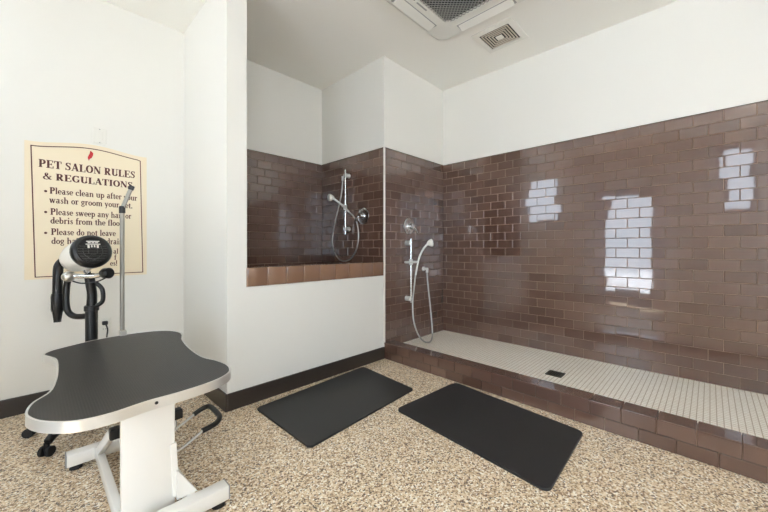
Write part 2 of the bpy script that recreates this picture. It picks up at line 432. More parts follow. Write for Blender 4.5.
# ------------------------------------------------------------------ serif lettering (stroke glyphs built here)
TK, TN = .25, .10
def arc(cx, cy, rx, ry, a0, a1, tk=TK, tn=TN, n=14):
    out = []
    for k in range(n+1):
        a = math.radians(a0+(a1-a0)*k/n); c = abs(math.cos(a))
        out.append((cx+rx*math.cos(a), cy+ry*math.sin(a), tn+(tk-tn)*c**1.3))
    return out
def st(x, y0, y1, w=TK): return [(x, y0, w), (x, y1, w)]
def ln(x0, y0, x1, y1, w=TN): return [(x0, y0, w), (x1, y1, w)]
def sf(x, y, h=.2): return [(x-h, y, .07), (x+h, y, .07)]
H_ = .965; B_ = .035
G = {
 'P': (.80, [st(.24, 0, 1), sf(.24, B_), sf(.2, H_, .16), ln(.2, .95, .42, .95), ln(.2, .47, .42, .47), arc(.42, .71, .24, .24, 90, -90)]),
 'E': (.84, [st(.24, 0, 1), ln(.04, H_, .74, H_, .08), ln(.24, .5, .6, .5), ln(.04, B_, .78, B_, .08), ln(.71, 1, .71, .74), ln(.57, .38, .57, .62), ln(.75, 0, .75, .29)]),
 'T': (.84, [st(.42, 0, 1), sf(.42, B_), ln(.04, H_, .8, H_, .08), ln(.07, 1, .07, .7), ln(.77, 1, .77, .7)]),
 'S': (.68, [[(.57, .74, .1), (.5, .92, .1), (.33, .955, .1), (.16, .87, .16), (.14, .71, .2), (.3, .56, .21), (.5, .42, .21), (.54, .25, .2), (.46, .1, .14), (.3, .04, .09), (.14, .1, .09), (.08, .28, .1)], ln(.58, 1, .58, .7, .07), ln(.07, 0, .07, .3, .07)]),
 'A': (.88, [ln(.13, 0, .44, 1, .09), ln(.42, 1, .72, 0, TK), ln(.24, .32, .62, .32), sf(.13, B_, .13), sf(.73, B_, .16)]),
 'L': (.78, [st(.24, 0, 1), sf(.24, H_), ln(.04, B_, .74, B_, .08), ln(.71, 0, .71, .32)]),
 'O': (.92, [arc(.46, .5, .32, .455, 0, 360, n=28)]),
 'N': (.94, [ln(.17, 0, .17, 1, .09), ln(.19, .95, .75, .05, TK), ln(.77, 0, .77, 1, .09), sf(.17, B_, .14), sf(.13, H_, .13), sf(.77, H_, .14)]),
 'R': (.90, [st(.24, 0, 1), sf(.24, B_), sf(.2, H_, .16), ln(.2, .95, .42, .95), ln(.2, .5, .42, .5), arc(.42, .725, .22, .225, 90, -90), ln(.42, .5, .72, .03, TK), sf(.78, B_, .09)]),
 'U': (.90, [st(.24, .3, 1), arc(.48, .3, .24, .255, 180, 360, TK, .1), ln(.72, .3, .72, 1, .09), sf(.24, H_), sf(.72, H_, .15)]),
 'G': (.92, [arc(.48, .5, .33, .455, 40, 320), st(.74, .05, .42, .18), sf(.72, .42, .17), ln(.74, 1, .74, .7, .07)]),
 'I': (.50, [st(.25, 0, 1), sf(.25, B_), sf(.25, H_)]),
 '&': (.98, [[(.92, .06, .1), (.74, .1, .18), (.3, .7, .2), (.3, .86, .14), (.42, .95, .09), (.54, .86, .14), (.52, .72, .15), (.3, .5, .1), (.15, .35, .18), (.14, .2, .2), (.26, .06, .12), (.44, .04, .09), (.62, .12, .09), (.76, .32, .09), (.8, .5, .09)], sf(.8, .53, .14)]),
 'a': (.62, [st(.42, .06, .5, .19), arc(.3, .5, .15, .13, 10, 165, .19, .09), arc(.27, .2, .16, .16, 0, 360, .19, .08), ln(.42, .05, .58, .05, .08)]),
 'b': (.66, [st(.16, .03, 1, .19), sf(.1, H_, .1), arc(.34, .32, .2, .28, 0, 360, .19, .08)]),
 'c': (.54, [arc(.3, .32, .2, .28, 45, 315, .19, .08), ln(.44, .5, .44, .5, .16), [(.42, .52, .16), (.5, .44, .16)]]),
 'd': (.66, [st(.5, .03, 1, .19), sf(.44, H_, .1), sf(.55, B_, .08), arc(.32, .32, .2, .28, 0, 360, .19, .08)]),
 'e': (.56, [arc(.29, .32, .2, .28, 0, 320, .19, .08), ln(.12, .33, .5, .33, .08)]),
 'f': (.42, [st(.19, 0, .8, .19), sf(.2, B_, .17), ln(.02, .62, .38, .62, .08), arc(.32, .8, .13, .16, 180, 40, .17, .08)]),
 'g': (.58, [arc(.27, .42, .17, .2, 0, 360, .18, .08), arc(.28, -.08, .2, .15, 0, 360, .13, .08), ln(.2, .22, .14, .1, .09), ln(.14, .09, .4, .06, .1), ln(.4, .58, .54, .6, .1)]),
 'h': (.70, [st(.17, 0, 1, .19), sf(.17, B_, .15), sf(.11, H_, .1), arc(.35, .42, .18, .2, 170, 0, .19, .08), st(.53, 0, .44, .19), sf(.54, B_, .13)]),
 'i': (.36, [st(.18, 0, .64, .19), sf(.18, B_, .15), sf(.12, .61, .1), ln(.18, .79, .18, .97, .18)]),
 'l': (.36, [st(.18, 0, 1, .19), sf(.18, B_, .15), sf(.12, H_, .1)]),
 'm': (1.02, [st(.17, 0, .64, .19), sf(.17, B_, .15), sf(.11, .61, .1), arc(.34, .42, .17, .2, 170, 0, .19, .08), st(.51, 0, .44, .19), sf(.51, B_, .13), arc(.68, .42, .17, .2, 170, 0, .19, .08), st(.85, 0, .44, .19), sf(.86, B_, .13)]),
 'n': (.70, [st(.17, 0, .64, .19), sf(.17, B_, .15), sf(.11, .61, .1), arc(.35, .42, .18, .2, 170, 0, .19, .08), st(.53, 0, .44, .19), sf(.54, B_, .13)]),
 'o': (.60, [arc(.3, .32, .2, .28, 0, 360, .19, .08)]),
 'p': (.66, [st(.17, -.28, .64, .19), sf(.17, -.25, .15), sf(.11, .61, .1), arc(.36, .32, .19, .28, 0, 360, .19, .08)]),
 'r': (.50, [st(.17, 0, .64, .19), sf(.18, B_, .16), sf(.11, .61, .1), arc(.36, .42, .18, .19, 165, 60, .18, .09), ln(.4, .52, .47, .56, .16)]),
 's': (.48, [[(.4, .48, .09), (.33, .6, .09), (.2, .6, .1), (.12, .5, .15), (.2, .39, .17), (.33, .27, .17), (.39, .16, .15), (.3, .04, .1), (.15, .04, .09), (.07, .18, .09)]]),
 't': (.42, [st(.2, .12, .8, .19), ln(.02, .6, .38, .6, .08), arc(.3, .14, .11, .11, 180, 320, .17, .08)]),
 'u': (.70, [st(.16, .2, .64, .19), arc(.34, .22, .18, .19, 180, 340, .19, .08), st(.52, 0, .64, .19), sf(.1, .61, .1), sf(.46, .61, .1), sf(.57, B_, .09)]),
 'v': (.60, [ln(.1, .64, .3, .02, .19), ln(.3, .02, .5, .64, .09), sf(.12, .61, .13), sf(.48, .61, .11)]),
 'w': (.88, [ln(.1, .64, .26, .02, .18), ln(.26, .02, .42, .64, .09), ln(.42, .64, .58, .02, .18), ln(.58, .02, .76, .64, .09), sf(.1, .61, .12), sf(.42, .61, .12), sf(.76, .61, .11)]),
 'y': (.60, [ln(.1, .64, .32, .02, .19), ln(.5, .64, .24, -.2, .09), ln(.24, -.2, .12, -.22, .14), sf(.12, .61, .13), sf(.48, .61, .11)]),
 '.': (.30, [[(.06, .09, .19), (.24, .09, .19)]]),
 '!': (.34, [ln(.17, .3, .17, 1, .18), [(.08, .09, .19), (.26, .09, .19)]]),
}
def ribbon(mb, pts, to3):
    P = [Vector((p[0], p[1])) for p in pts]; n = len(P); L = []; R = []
    for i in range(n):
        d = P[min(i+1, n-1)]-P[max(i-1, 0)]
        if d.length < 1e-6: return
        d.normalize(); nn = Vector((-d.y, d.x)); w = pts[i][2]/2
        L.append(P[i]+nn*w); R.append(P[i]-nn*w)
    lv = [mb.b.verts.new(to3(p)) for p in L]; rv = [mb.b.verts.new(to3(p)) for p in R]
    for i in range(n-1): mb.b.faces.new([rv[i], rv[i+1], lv[i+1], lv[i]])
def text(mb, s, x0, x1, z, cap, y):
    adv = sum(.36 if c == ' ' else G[c][0] for c in s); k = (x1-x0)/adv; x = x0
    for c in s:
        if c == ' ': x += .36*k; continue
        a, strokes = G[c]
        for q in strokes: ribbon(mb, q, lambda p, x=x: Vector((x+p.x*k, y, z+p.y*cap)))
        x += a*k

# ------------------------------------------------------------------ the rules sign
YN = 3.30
sg = thing('rules_sign', 'cream pet salon rules sign with an arched top on the white wall', 'sign', (.30, YN, .865))
sx0, sx1, sz0 = -.043, .638, .866
def ztop(x): t = (x-sx0)/(sx1-sx0); return 1.802+.012*t+.036*max(0, math.sin(PI*min(max((t-.06)/.88, 0), 1)))**1.6
N = 28
pts = [(sx0, sz0), (sx1, sz0)]+[(sx1+(sx0-sx1)*k/N, ztop(sx1+(sx0-sx1)*k/N)) for k in range(N+1)]
mb = MB()
fr = [mb.b.verts.new((x, YN-.006, z)) for x, z in pts]; bk = [mb.b.verts.new((x, YN-.0005, z)) for x, z in pts]
mb.b.faces.new(fr); mb.b.faces.new(bk[::-1])
for k in range(len(pts)): mb.b.faces.new([fr[k], fr[(k+1) % len(pts)], bk[(k+1) % len(pts)], bk[k]])
mb.build('sign_board', M['sign'], sg)
YS = YN-.0066
mb = MB(); b0, b1, bz = .001, .600, .886
line = [(b0, bz)]+[(b0+(b1-b0)*k/N, ztop(b0+(b1-b0)*k/N)-.03+.006*0) for k in range(N+1)]+[(b1, bz)]
line = [(-.006, bz-.004), (-.012, ztop(-.012)-.03)]+[(-.012+(.595+.012)*k/N, ztop(-.012+.607*k/N)-.03) for k in range(1, N)]+[(.595, ztop(.595)-.036), (.612, bz)]
line[0] = (.008, .882)
for i in range(len(line)):
    a = Vector(line[i]); b_ = Vector(line[(i+1) % len(line)]); d = (b_-a).normalized(); nn = Vector((-d.y, d.x))*.0032; a -= d*.003; b_ += d*.003
    mb.face([(p.x, YS, p.y) for p in (a-nn, b_-nn, b_+nn, a+nn)])
mb.build('border_line', M['ink'], sg)
mb = MB(); text(mb, 'PET SALON RULES', .022, .562, 1.634, .054, YS)
mb.build('title_lettering', M['ink'], sg); mb = MB(); text(mb, '& REGULATIONS', .042, .545, 1.553, .048, YS)
mb.build('title_lettering', M['ink'], sg)
def dot(mb, x, z): mb.face([(x+.008*math.cos(2*PI*k/12), YS, z+.008*math.sin(2*PI*k/12)) for k in range(12)])
for bz_, l1, l2 in ((1.472, ('Please clean up after your', .076, .575, 1.457), ('wash or groom your pet.', .076, .545, 1.393)),
                    (1.328, ('Please sweep any hair or', .080, .537, 1.311), ('debris from the floor.', .080, .493, 1.250)),
                    (1.184, ('Please do not leave', .083, .440, 1.171), ('dog hair in the drain.', .085, .496, 1.108))):
    mb = MB(); dot(mb, .058, bz_)
    for s_, a, b_, z in (l1, l2): text(mb, s_, a, b_, z, .046, YS)
    mb.build('rule_lettering', M['ink'], sg)
mb = MB(); text(mb, 'al', .425, .456, 1.036, .04, YS); text(mb, 'f', .43, .444, .99, .04, YS); text(mb, 'es!', .405, .45, .945, .04, YS)
mb.build('rule_lettering', M['ink'], sg)
mb = MB(); rp = [(.283, 1.722), (.288, 1.738), (.298, 1.745), (.306, 1.765), (.308, 1.782), (.302, 1.79), (.295, 1.798), (.290, 1.795), (.287, 1.776), (.279, 1.756), (.276, 1.742), (.280, 1.733)]
mb.face([(x, YS, z) for x, z in rp]); mb.build('red_emblem', M['red'], sg)

SC = .980
def on_sign_wall(o, x, z):
    o.scale = (SC, SC, SC); o.location = (x*SC, YG, 1.08+(z-1.08)*SC)
on_sign_wall(sg, .30, .865)
# wall plates
wpz = thing('wall_plate', 'small white wall switch plate just above the rules sign', 'wall plate', (.345, YN, 1.92))
mb = MB(); mb.box(.306, YN-.007, 1.863, .384, YN-.0003, 1.977, .003); mb.build('cover_plate', M['plastic'], wpz)
mb = MB(); mb.box(.328, YN-.010, 1.886, .362, YN-.0065, 1.954, .002); mb.build('rocker', M['plastic'], wpz)
for z in (1.871, 1.969): MB().lathe((.345, YN-.0065, z), (0, -1, 0), [(0, 0), (0, .004), (.001, .003), (.001, 0)], 10).build('screw', M['grey'], wpz)
wo = thing('wall_outlet', 'white wall outlet behind the grooming table with a black plug in it', 'outlet', (.37, YN, .49))
mb = MB(); mb.box(.333, YN-.007, .432, .411, YN-.0003, .548, .003); mb.build('cover_plate', M['plastic'], wo)
for z in (.468, .516):
    f = MB().lathe((.372, YN-.006, z), (0, -1, 0), [(0, 0), (0, .018), (.003, .017), (.003, 0)], 20).build('socket', M['plastic'], wo, smooth=True)
    mb = MB(); mb.box(.364, YN-.0096, z-.004, .366, YN-.0088, z+.006); mb.box(.377, YN-.0096, z-.004, .379, YN-.0088, z+.006); mb.build('slots', M['dark'], f)
on_sign_wall(wpz, .345, 1.92); on_sign_wall(wo, .37, .49)
cd = thing('power_cord', 'black power cord plugged into the outlet behind the grooming table', 'cord', (.365, YG-.012, .528))
MB().box(.349, YG-.042, .514, .382, YG-.0098, .541, .005).build('plug', M['black'], cd)
MB().tube([(.370, YG-.038, .517), (.378, YG-.045, .48), (.374, YG-.045, .43), (.362, YG-.05, .3), (.345, YG-.06, .12), (.36, YG-.08, .02), (.44, YG-.09, .006), (.60, YG-.07, .006)], .005, 8).build('cable', M['black'], cd, smooth=True)

# ------------------------------------------------------------------ grooming table
gt = thing('grooming_table', 'grooming table with black rubber top on a white lift base', 'grooming table', (.345, 1.86, 0))
ctrl = [(.036, 2.590), (.055, 2.655), (.11, 2.705), (.25, 2.780), (.40, 2.812), (.56, 2.800), (.655, 2.730), (.695, 2.63), (.690, 2.53), (.655, 2.40),
        (.628, 2.175), (.624, 1.950), (.655, 1.829), (.668, 1.723), (.648, 1.634), (.602, 1.580), (.526, 1.545), (.41, 1.527), (.30, 1.525), (.19, 1.505),
        (.098, 1.522), (.022, 1.595), (-.014, 1.675), (-.020, 1.742), (-.003, 1.826), (.043, 1.915), (.066, 2.075), (.077, 2.256), (.079, 2.43), (.062, 2.51)]
TS = .948; ZT = .53                       # table top height
cl_ = [Vector((x*TS, y*TS, 0)) for x, y in ctrl]
out = []
for i in range(len(cl_)):
    P = [cl_[(i+j-1) % len(cl_)] for j in range(4)]
    for j in range(5):
        t = j/5; out.append(.5*((2*P[1])+(P[2]-P[0])*t+(2*P[0]-5*P[1]+4*P[2]-P[3])*t*t+(3*P[1]-P[0]-3*P[2]+P[3])*t**3))
orient = sum(out[i].x*out[(i+1) % len(out)].y-out[(i+1) % len(out)].x*out[i].y for i in range(len(out)))
def insetn(P, d):
    n = len(P); R = []
    for i in range(n):
        t = (P[(i+1) % n]-P[i-1]).normalized(); nn = Vector((-t.y, t.x, 0))*(1 if orient > 0 else -1)
        R.append(P[i]+nn*d)
    return R
top = insetn(out, .006)
MB().prism([(p.x, p.y) for p in top], ZT-.030, ZT+.0015).build('table_top', M['ribbed'], gt)
mb = MB(); rings = []
for P, z in ((insetn(out, .006), ZT+.0035), (out, ZT+.0025), (out, ZT-.034), (insetn(out, .006), ZT-.036)):
    rings.append([mb.b.verts.new((p.x, p.y, z)) for p in P])
rings.append([mb.b.verts.new((p.x, p.y, ZT+.0015)) for p in insetn(out, .0065)]); 
order = [rings[4], rings[0], rings[1], rings[2], rings[3]]
n = len(out)
for A, B in zip(order, order[1:]):
    for k in range(n): mb.b.faces.new([A[k], A[(k+1) % n], B[(k+1) % n], B[k]])
mb.build('edge_band', mat('silver_edge_band', (226, 225, 221), .28, .7), gt, smooth=True)
mb = MB(); mb.prism([(p.x, p.y) for p in insetn(out, .012)], ZT-.0355, ZT-.0305); mb.build('underside_board', M['white'], gt)
mb = MB(); zf = ZT-.056
mb.bar((.20, 1.60, zf), (.20, 2.46, zf), .035, .04); mb.bar((.44, 1.60, zf), (.44, 2.46, zf), .035, .04)
mb.bar((.1825, 1.60, zf), (.4575, 1.60, zf), .035, .04); mb.bar((.1825, 2.46, zf), (.4575, 2.46, zf), .035, .04)
mb.build('top_frame', M['white'], gt)
MB().lathe((.310, 1.4455, ZT-.012), (0, -1, 0), [(0, 0), (0, .006), (.003, .005), (.004, 0)], 12).build('bolt', M['black'], gt, smooth=True)
mb = MB(); mb.box(.222, 1.545, .036, .395, 1.58, ZT-.036, .006); mb.build('column_panel', M['white'], gt, smooth=True)
mb = MB(); mb.bar((.397, 1.545, .085), (.388, 1.545, .30), .012, .022, .002); mb.build('panel_rib', M['white'], gt)
mb = MB(); mb.box(.25, 1.58, .07, .37, 1.69, ZT-.04, .008); mb.build('lift_column', M['white'], gt)
# base feet
YA, YR = 1.485, 2.245
for y in (YA, YR):
    f = MB().bar((.109, y, .052), (.572, y, .052), .060, .060, .006).build('base_foot', M['white'], gt, smooth=True)
    for x in (.145, .538): MB().cyl((x, y, 0.0005), (x, y, .024), .026, .022, 16).build('rubber_foot', M['rubber'], f, smooth=True)
    for x in (.1085, .5725): MB().box(x-.0025, y-.0285, .024, x+.0025, y+.0285, .080).build('end_cap', M['grey'], f)
for x in (.228, .445):
    MB().bar((x, YA+.025, .056), (x, YR-.025, .056), .030, .05, .004).build('base_rail', M['white'], gt, smooth=True)
    MB().bar((x, 2.18, .07), (x, 1.80, .305), .026, .040, .004).build('lift_arm', M['white'], gt, smooth=True)
mb = MB(); mb.cyl((.235, 1.79, .307), (.475, 1.79, .307), .013); mb.build('pivot_shaft', M['steel'], gt, smooth=True)
for x in (.236, .466): MB().box(x-.019, 1.77, .285, x+.019, 1.812, .329, .006).build('pivot_cap', M['black'], gt)
MB().cyl((.345, 2.12, .08), (.345, 1.80, .29), .026, .026).build('hydraulic_cylinder', M['steel'], gt, smooth=True)
mb = MB(); q = [(.396, .19), (.40, .19), (.47, .078), (.396, .078)]
A_ = [mb.b.verts.new((x, 1.525, z)) for x, z in q]; B2_ = [mb.b.verts.new((x, 1.56, z)) for x, z in q]
mb.b.faces.new(A_); mb.b.faces.new(B2_[::-1])
for k in range(4): mb.b.faces.new([A_[k], A_[(k+1) % 4], B2_[(k+1) % 4], B2_[k]])
mb.build('gusset', M['white'], gt)
# foot pedal loop
pg = MB().tube([(.66, 2.2065, .091), (.70, 2.212, .105), (.735, 2.208, .113), (.748, 2.17, .115), (.745, 2.06, .115), (.735, 2.01, .113), (.70, 1.975, .105), (.63, 1.968, .095)], .014, 12, 5).build('pedal_grip', M['black'], gt, smooth=True)
MB().tube([(.44, 2.185, .035), (.56, 2.2, .045), (.672, 2.207, .096)], .007, 10).build('pedal_rod', M['steel'], gt, smooth=True)
MB().tube([(.44, 1.96, .035), (.53, 1.965, .045), (.642, 1.969, .1)], .007, 10).build('pedal_rod', M['steel'], gt, smooth=True)
# grooming arm
MB().box(.374, 2.640, ZT-.06, .408, 2.696, ZT+.03, .004).build('arm_clamp', M['steel'], gt)
MB().cyl((.390, 2.682, ZT-.05), (.390, 2.682, 1.312), .0125, .0125, 16).build('grooming_arm_pole', M['pole'], gt, smooth=True)
MB().cyl((.390, 2.682, 1.300), (.390, 2.682, 1.345), .017, .017, 16, .003).build('pole_joint', M['black'], gt, smooth=True)
MB().bar((.390, 2.680, 1.33), (.431, 2.669, 1.455), .021, .021, .003).build('arm_tip', M['pole'], gt)
MB().bar((.4305, 2.669, 1.452), (.439, 2.667, 1.478), .027, .029, .003).build('tip_cap', M['black'], gt)

# ------------------------------------------------------------------ pet dryer on its rolling stand
px, py = .243, 2.684
dy_ = thing('pet_dryer', 'white pet dryer with black grille on a black rolling stand behind the table', 'pet dryer', (px, py, 0))
mb = MB(); mb.cyl((px, py, .075), (px, py, .15), .05, .036, 20, .006); mb.build('stand_hub', M['black'], dy_, smooth=True)
for k in range(5):
    a = math.radians(154.6+72*k); c, s_ = math.cos(a), math.sin(a)
    lg = MB().tube([(px+.03*c, py+.03*s_, .115), (px+.15*c, py+.15*s_, .118), (px+.235*c, py+.235*s_, .095), (px+.279*c, py+.279*s_, .07)], [.027, .026, .023, .019], 12).build('stand_leg', M['black'], dy_, smooth=True)
    mb = MB(); wx, wy = px+.285*c, py+.285*s_
    for o_ in (-1, 1): mb.cyl((wx-s_*(o_*.018)-s_*.009, wy+c*(o_*.018)+c*.009, .0265), (wx-s_*(o_*.018)+s_*.009, wy+c*(o_*.018)-c*.009, .0265), .026, .026, 18, .003)
    mb.cyl((wx, wy, .03), (wx, wy, .07), .012)
    mb.build('caster', M['rubber'], lg, smooth=True)
MB().cyl((px, py, .14), (px, py, .72), .030, .030, 20).build('lower_pole', M['black'], dy_, smooth=True)
mb = MB(); mb.cyl((px, py, .70), (px, py, .735), .036, .036, 20, .004); mb.build('pole_collar', M['black'], dy_, smooth=True)
MB().tube([(px, py, .72), (px+.002, py, .80), (px-.006, py-.005, .87), (px-.012, py-.01, .925)], [.026, .024, .024, .026], 14).build('upper_pole', M['black'], dy_, smooth=True)
MB().tube([(px+.02, py-.02, .73), (px+.048, py-.03, .76), (px+.046, py-.03, .83), (px+.018, py-.02, .87)], .012, 10).build('pole_lever', M['black'], dy_, smooth=True)
D = Vector((.238, 2.575, 1.062)); Bk = Vector((.172, 2.885, 1.002)); ax = (Bk-D); Lb = ax.length; ax.normalize()
MB().lathe(D+ax*.012, ax, [(0, .086), (.03, .091), (.10, .092), (.19, .088), (.25, .080), (.29, .064), (.31, .04), (.315, 0)], 36).build('motor_housing', M['white'], dy_, smooth=True)
gl = MB().lathe(D+ax*.022, -ax, [(-.012, .094), (0, .097), (.018, .095), (.030, .086), (.034, .074), (.030, .070), (.030, 0)], 36).build('intake_grille', M['black'], dy_, smooth=True)
# grille ribs and pale mark
up = Vector((0, 0, 1)); up = (up-ax*up.dot(ax)).normalized(); rt = (-ax).cross(up)*-1
if rt.x < 0: rt = -rt
gc = D+ax*.022-ax*.0305
mb = MB()
for k in range(-4, 3):
    y = k*.0145; hw = math.sqrt(max(.068**2-y*y, 0))
    mb.bar(gc+up*y-rt*hw, gc+up*y+rt*hw, .004, .003, 0, tuple(ax))
for rr in (.022, .045):
    pts = [gc+rt*(rr*math.cos(2*PI*q/24))+up*(rr*math.sin(2*PI*q/24)) for q in range(25)]
    mb.tube(pts, .002, 6, 0)
mb.build('grille_ribs', mat('grille_rib', (42, 42, 42), .3), gl)
mb = MB()
def gp(a, b_): return gc-ax*.004+rt*a+up*b_
for (a0, b0, a1, b1) in ((-.030, .052, .030, .058), (-.024, .044, -.010, .05), (-.006, .044, .006, .05), (.010, .044, .024, .05), (-.034, .036, .034, .041),
                         (-.026, .016, -.016, .034), (-.010, .020, -.003, .034), (.003, .020, .010, .034), (.016, .016, .026, .034)):
    mb.face([gp(a0, b0), gp(a1, b0), gp(a1, b1), gp(a0, b1)])
mb.build('grille_emblem', M['plastic'], gl)
# cradle
cc = Vector((px-.012, py-.01, .925))
mb = MB(); mb.tube([(.150, 2.71, .918), (.190, 2.69, .912), (.250, 2.64, .912), (.300, 2.60, .930)], .014, 12); mb.bar(cc, D+ax*.12-Vector((0, 0, .085)), .05, .02, .003, (1, 0, 0)); ck = mb.build('cradle_bracket', M['chrome'], dy_, smooth=True)
mb = MB(); mb.lathe((.150, 2.735, .912), (-.35, -.9, 0), [(0, 0), (0, .030), (.02, .032), (.045, .026), (.055, .014), (.058, 0)], 20); mb.build('cradle_nut', M['steel'], dy_, smooth=True)
mb = MB(); mb.lathe((.284, 2.625, .93), (.5, -.8, 0), [(0, 0), (0, .018), (.02, .030), (.055, .032), (.065, .024), (.066, 0)], 20); mb.build('cradle_knob', M['black'], dy_, smooth=True)
MB().tube([(.16, 2.69, .885), (.20, 2.66, .872), (.26, 2.62, .88), (.30, 2.58, .905)], .004, 8).build('wire_loop', M['black'], dy_, smooth=True)
# hose
MB().tube([(.185, 2.895, 1.01), (.14, 2.925, 1.005), (.110, 2.905, .97), (.104, 2.89, .90), (.102, 2.89, .79)], .025, 14).build('air_hose', M['black'], dy_, smooth=True)
MB().lathe((.102, 2.89, .80), (0, 0, -1), [(0, 0), (0, .028), (.02, .031), (.10, .031), (.115, .025), (.165, .018), (.175, .018), (.175, 0)], 20).build('hose_nozzle', M['black'], dy_, smooth=True)
MB().tube([(.150, 2.84, .90), (.142, 2.852, .84), (.139, 2.85, .75), (.147, 2.842, .69), (.17, 2.815, .663), (.20, 2.775, .66), (.235, 2.728, .668)], .017, 12).build('cord_loop', M['black'], dy_, smooth=True)

# ------------------------------------------------------------------ hand showers
def flange(mb, p, nrm, r, h): mb.lathe(p, nrm, [(0, 0), (0, r), (h*.5, r*.95), (h, r*.7), (h, 0)], 22)
# tub: on the chase wall facing -X
x0 = XS-.0095
hs = thing('hand_shower', 'chrome hand shower on a slide bar in the dog tub alcove', 'hand shower', (x0, 2.82, 1.22), 'chrome hand showers')
MB().cyl((2.325, 2.82, 1.225), (2.325, 2.82, 1.922), .011, .011, 16, .003).build('slide_bar', M['chrome'], hs, smooth=True)
for z in (1.86, 1.285):
    mb = MB(); flange(mb, (x0, 2.82, z), (-1, 0, 0), .026, .014); mb.cyl((x0-.01, 2.82, z), (2.318, 2.82, z), .023); mb.build('bar_bracket', M['satin'], hs, smooth=True)
mb = MB(); mb.cyl((2.325, 2.82, 1.49), (2.325, 2.82, 1.545), .021, .021, 18, .004); mb.cyl((2.325, 2.815, 1.52), (2.275, 2.805, 1.53), .015); mb.build('slider', M['satin'], hs, smooth=True)
MB().tube([(2.31, 2.74, 1.46), (2.275, 2.80, 1.528), (2.235, 2.845, 1.575), (2.19, 2.87, 1.61)], [.010, .011, .011, .012], 14).build('shower_handle', M['satin'], hs, smooth=True)
MB().lathe((2.195, 2.868, 1.612), (-.75, .28, -.05), [(-.012, 0), (-.012, .014), (.01, .030), (.03, .038), (.045, .038), (.05, .030), (.05, 0)], 24).build('shower_head', M['plastic'], hs, smooth=True)
mb = MB(); flange(mb, (x0, 2.885, 1.852), (-1, 0, 0), .024, .012); mb.cyl((x0, 2.885, 1.852), (2.34, 2.885, 1.852), .013); mb.cyl((2.342, 2.885, 1.862), (2.342, 2.885, 1.815), .013); mb.build('wall_elbow', M['satin'], hs, smooth=True)
MB().tube([(2.31, 2.74, 1.46), (2.33, 2.69, 1.41), (2.345, 2.65, 1.33), (2.345, 2.63, 1.20), (2.34, 2.66, 1.06), (2.33, 2.74, .965), (2.325, 2.85, .94), (2.325, 2.95, .975), (2.325, 3.03, 1.08), (2.325, 3.045, 1.20), (2.33, 2.99, 1.40), (2.34, 2.91, 1.65), (2.342, 2.885, 1.82)], .0078, 10, 6).build('metal_hose', M['hose'], hs, smooth=True)
sv = thing('shower_valve', 'round chrome mixer valve on the tiled side wall of the tub alcove', 'shower valve', (x0, 2.592, 1.413), 'chrome shower valves')
MB().lathe((x0, 2.592, 1.413), (-1, 0, 0), [(0, 0), (0, .085), (.006, .084), (.012, .070), (.012, 0)], 36).build('escutcheon', M['chrome'], sv, smooth=True)
MB().lathe((x0-.01, 2.592, 1.413), (-1, 0, 0), [(0, 0), (0, .034), (.03, .032), (.05, .026), (.055, 0)], 24).build('valve_hub', M['chrome'], sv, smooth=True)
MB().tube([(x0-.045, 2.592, 1.413), (x0-.06, 2.61, 1.395), (x0-.065, 2.635, 1.36)], [.014, .011, .010], 10).build('valve_lever', M['chrome'], sv, smooth=True)
# walk-in shower: on the chase wall facing -Y
y0 = YT-.0095; bx_ = 2.712; by = 2.228
hs = thing('hand_shower', 'chrome hand shower with slide bar on the end wall of the walk-in shower', 'hand shower', (bx_, y0, .52), 'chrome hand showers')
MB().cyl((bx_, by, .515), (bx_, by, 1.178), .011, .011, 16, .003).build('slide_bar', M['chrome'], hs, smooth=True)
for z in (1.133, .555):
    mb = MB(); flange(mb, (bx_, y0, z), (0, -1, 0), .026, .014); mb.cyl((bx_, y0-.01, z), (bx_, by+.004, z), .025); mb.build('bar_bracket', M['satin'], hs, smooth=True)
mb = MB(); mb.cyl((bx_, by, .905), (bx_, by, .965), .021, .021, 18, .004); mb.cyl((bx_-.10, by-.004, .936), (bx_+.07, by-.03, .934), .012); mb.build('slider', M['satin'], hs, smooth=True)
MB().tube([(2.742, 2.19, .80), (2.757, 2.18, .90), (2.775, 2.165, .99), (2.80, 2.135, 1.07), (2.832, 2.10, 1.125)], [.009, .010, .010, .011, .012], 14).build('shower_handle', M['satin'], hs, smooth=True)
MB().lathe((2.835, 2.098, 1.128), (.55, -.45, .12), [(-.012, 0), (-.012, .014), (.008, .030), (.026, .040), (.042, .040), (.047, .031), (.047, 0)], 24).build('shower_head', M['plastic'], hs, smooth=True)
mb = MB(); flange(mb, (3.003, y0, .85), (0, -1, 0), .026, .014); mb.cyl((3.003, y0-.005, .85), (3.003, 2.235, .85), .014); mb.cyl((3.003, 2.238, .862), (3.003, 2.238, .81), .014); mb.build('wall_elbow', M['satin'], hs, smooth=True)
MB().tube([(2.742, 2.19, .81), (2.725, 2.198, .66), (2.705, 2.20, .50), (2.685, 2.17, .34), (2.70, 2.13, .215), (2.755, 2.105, .135), (2.815, 2.088, .1085), (2.875, 2.09, .118), (2.925, 2.11, .175), (2.945, 2.135, .30), (2.965, 2.17, .47), (2.99, 2.22, .70), (3.003, 2.238, .82)], .0078, 10, 6).build('metal_hose', M['hose'], hs, smooth=True)
sv = thing('shower_valve', 'round chrome mixer valve above the slide bar in the walk-in shower', 'shower valve', (2.757, y0, 1.309), 'chrome shower valves')
MB().lathe((2.757, y0, 1.309), (0, -1, 0), [(0, 0), (0, .090), (.006, .089), (.012, .074), (.012, 0)], 36).build('escutcheon', M['chrome'], sv, smooth=True)
MB().lathe((2.757, y0-.01, 1.309), (0, -1, 0), [(0, 0), (0, .036), (.03, .034), (.05, .027), (.055, 0)], 24).build('valve_hub', M['chrome'], sv, smooth=True)
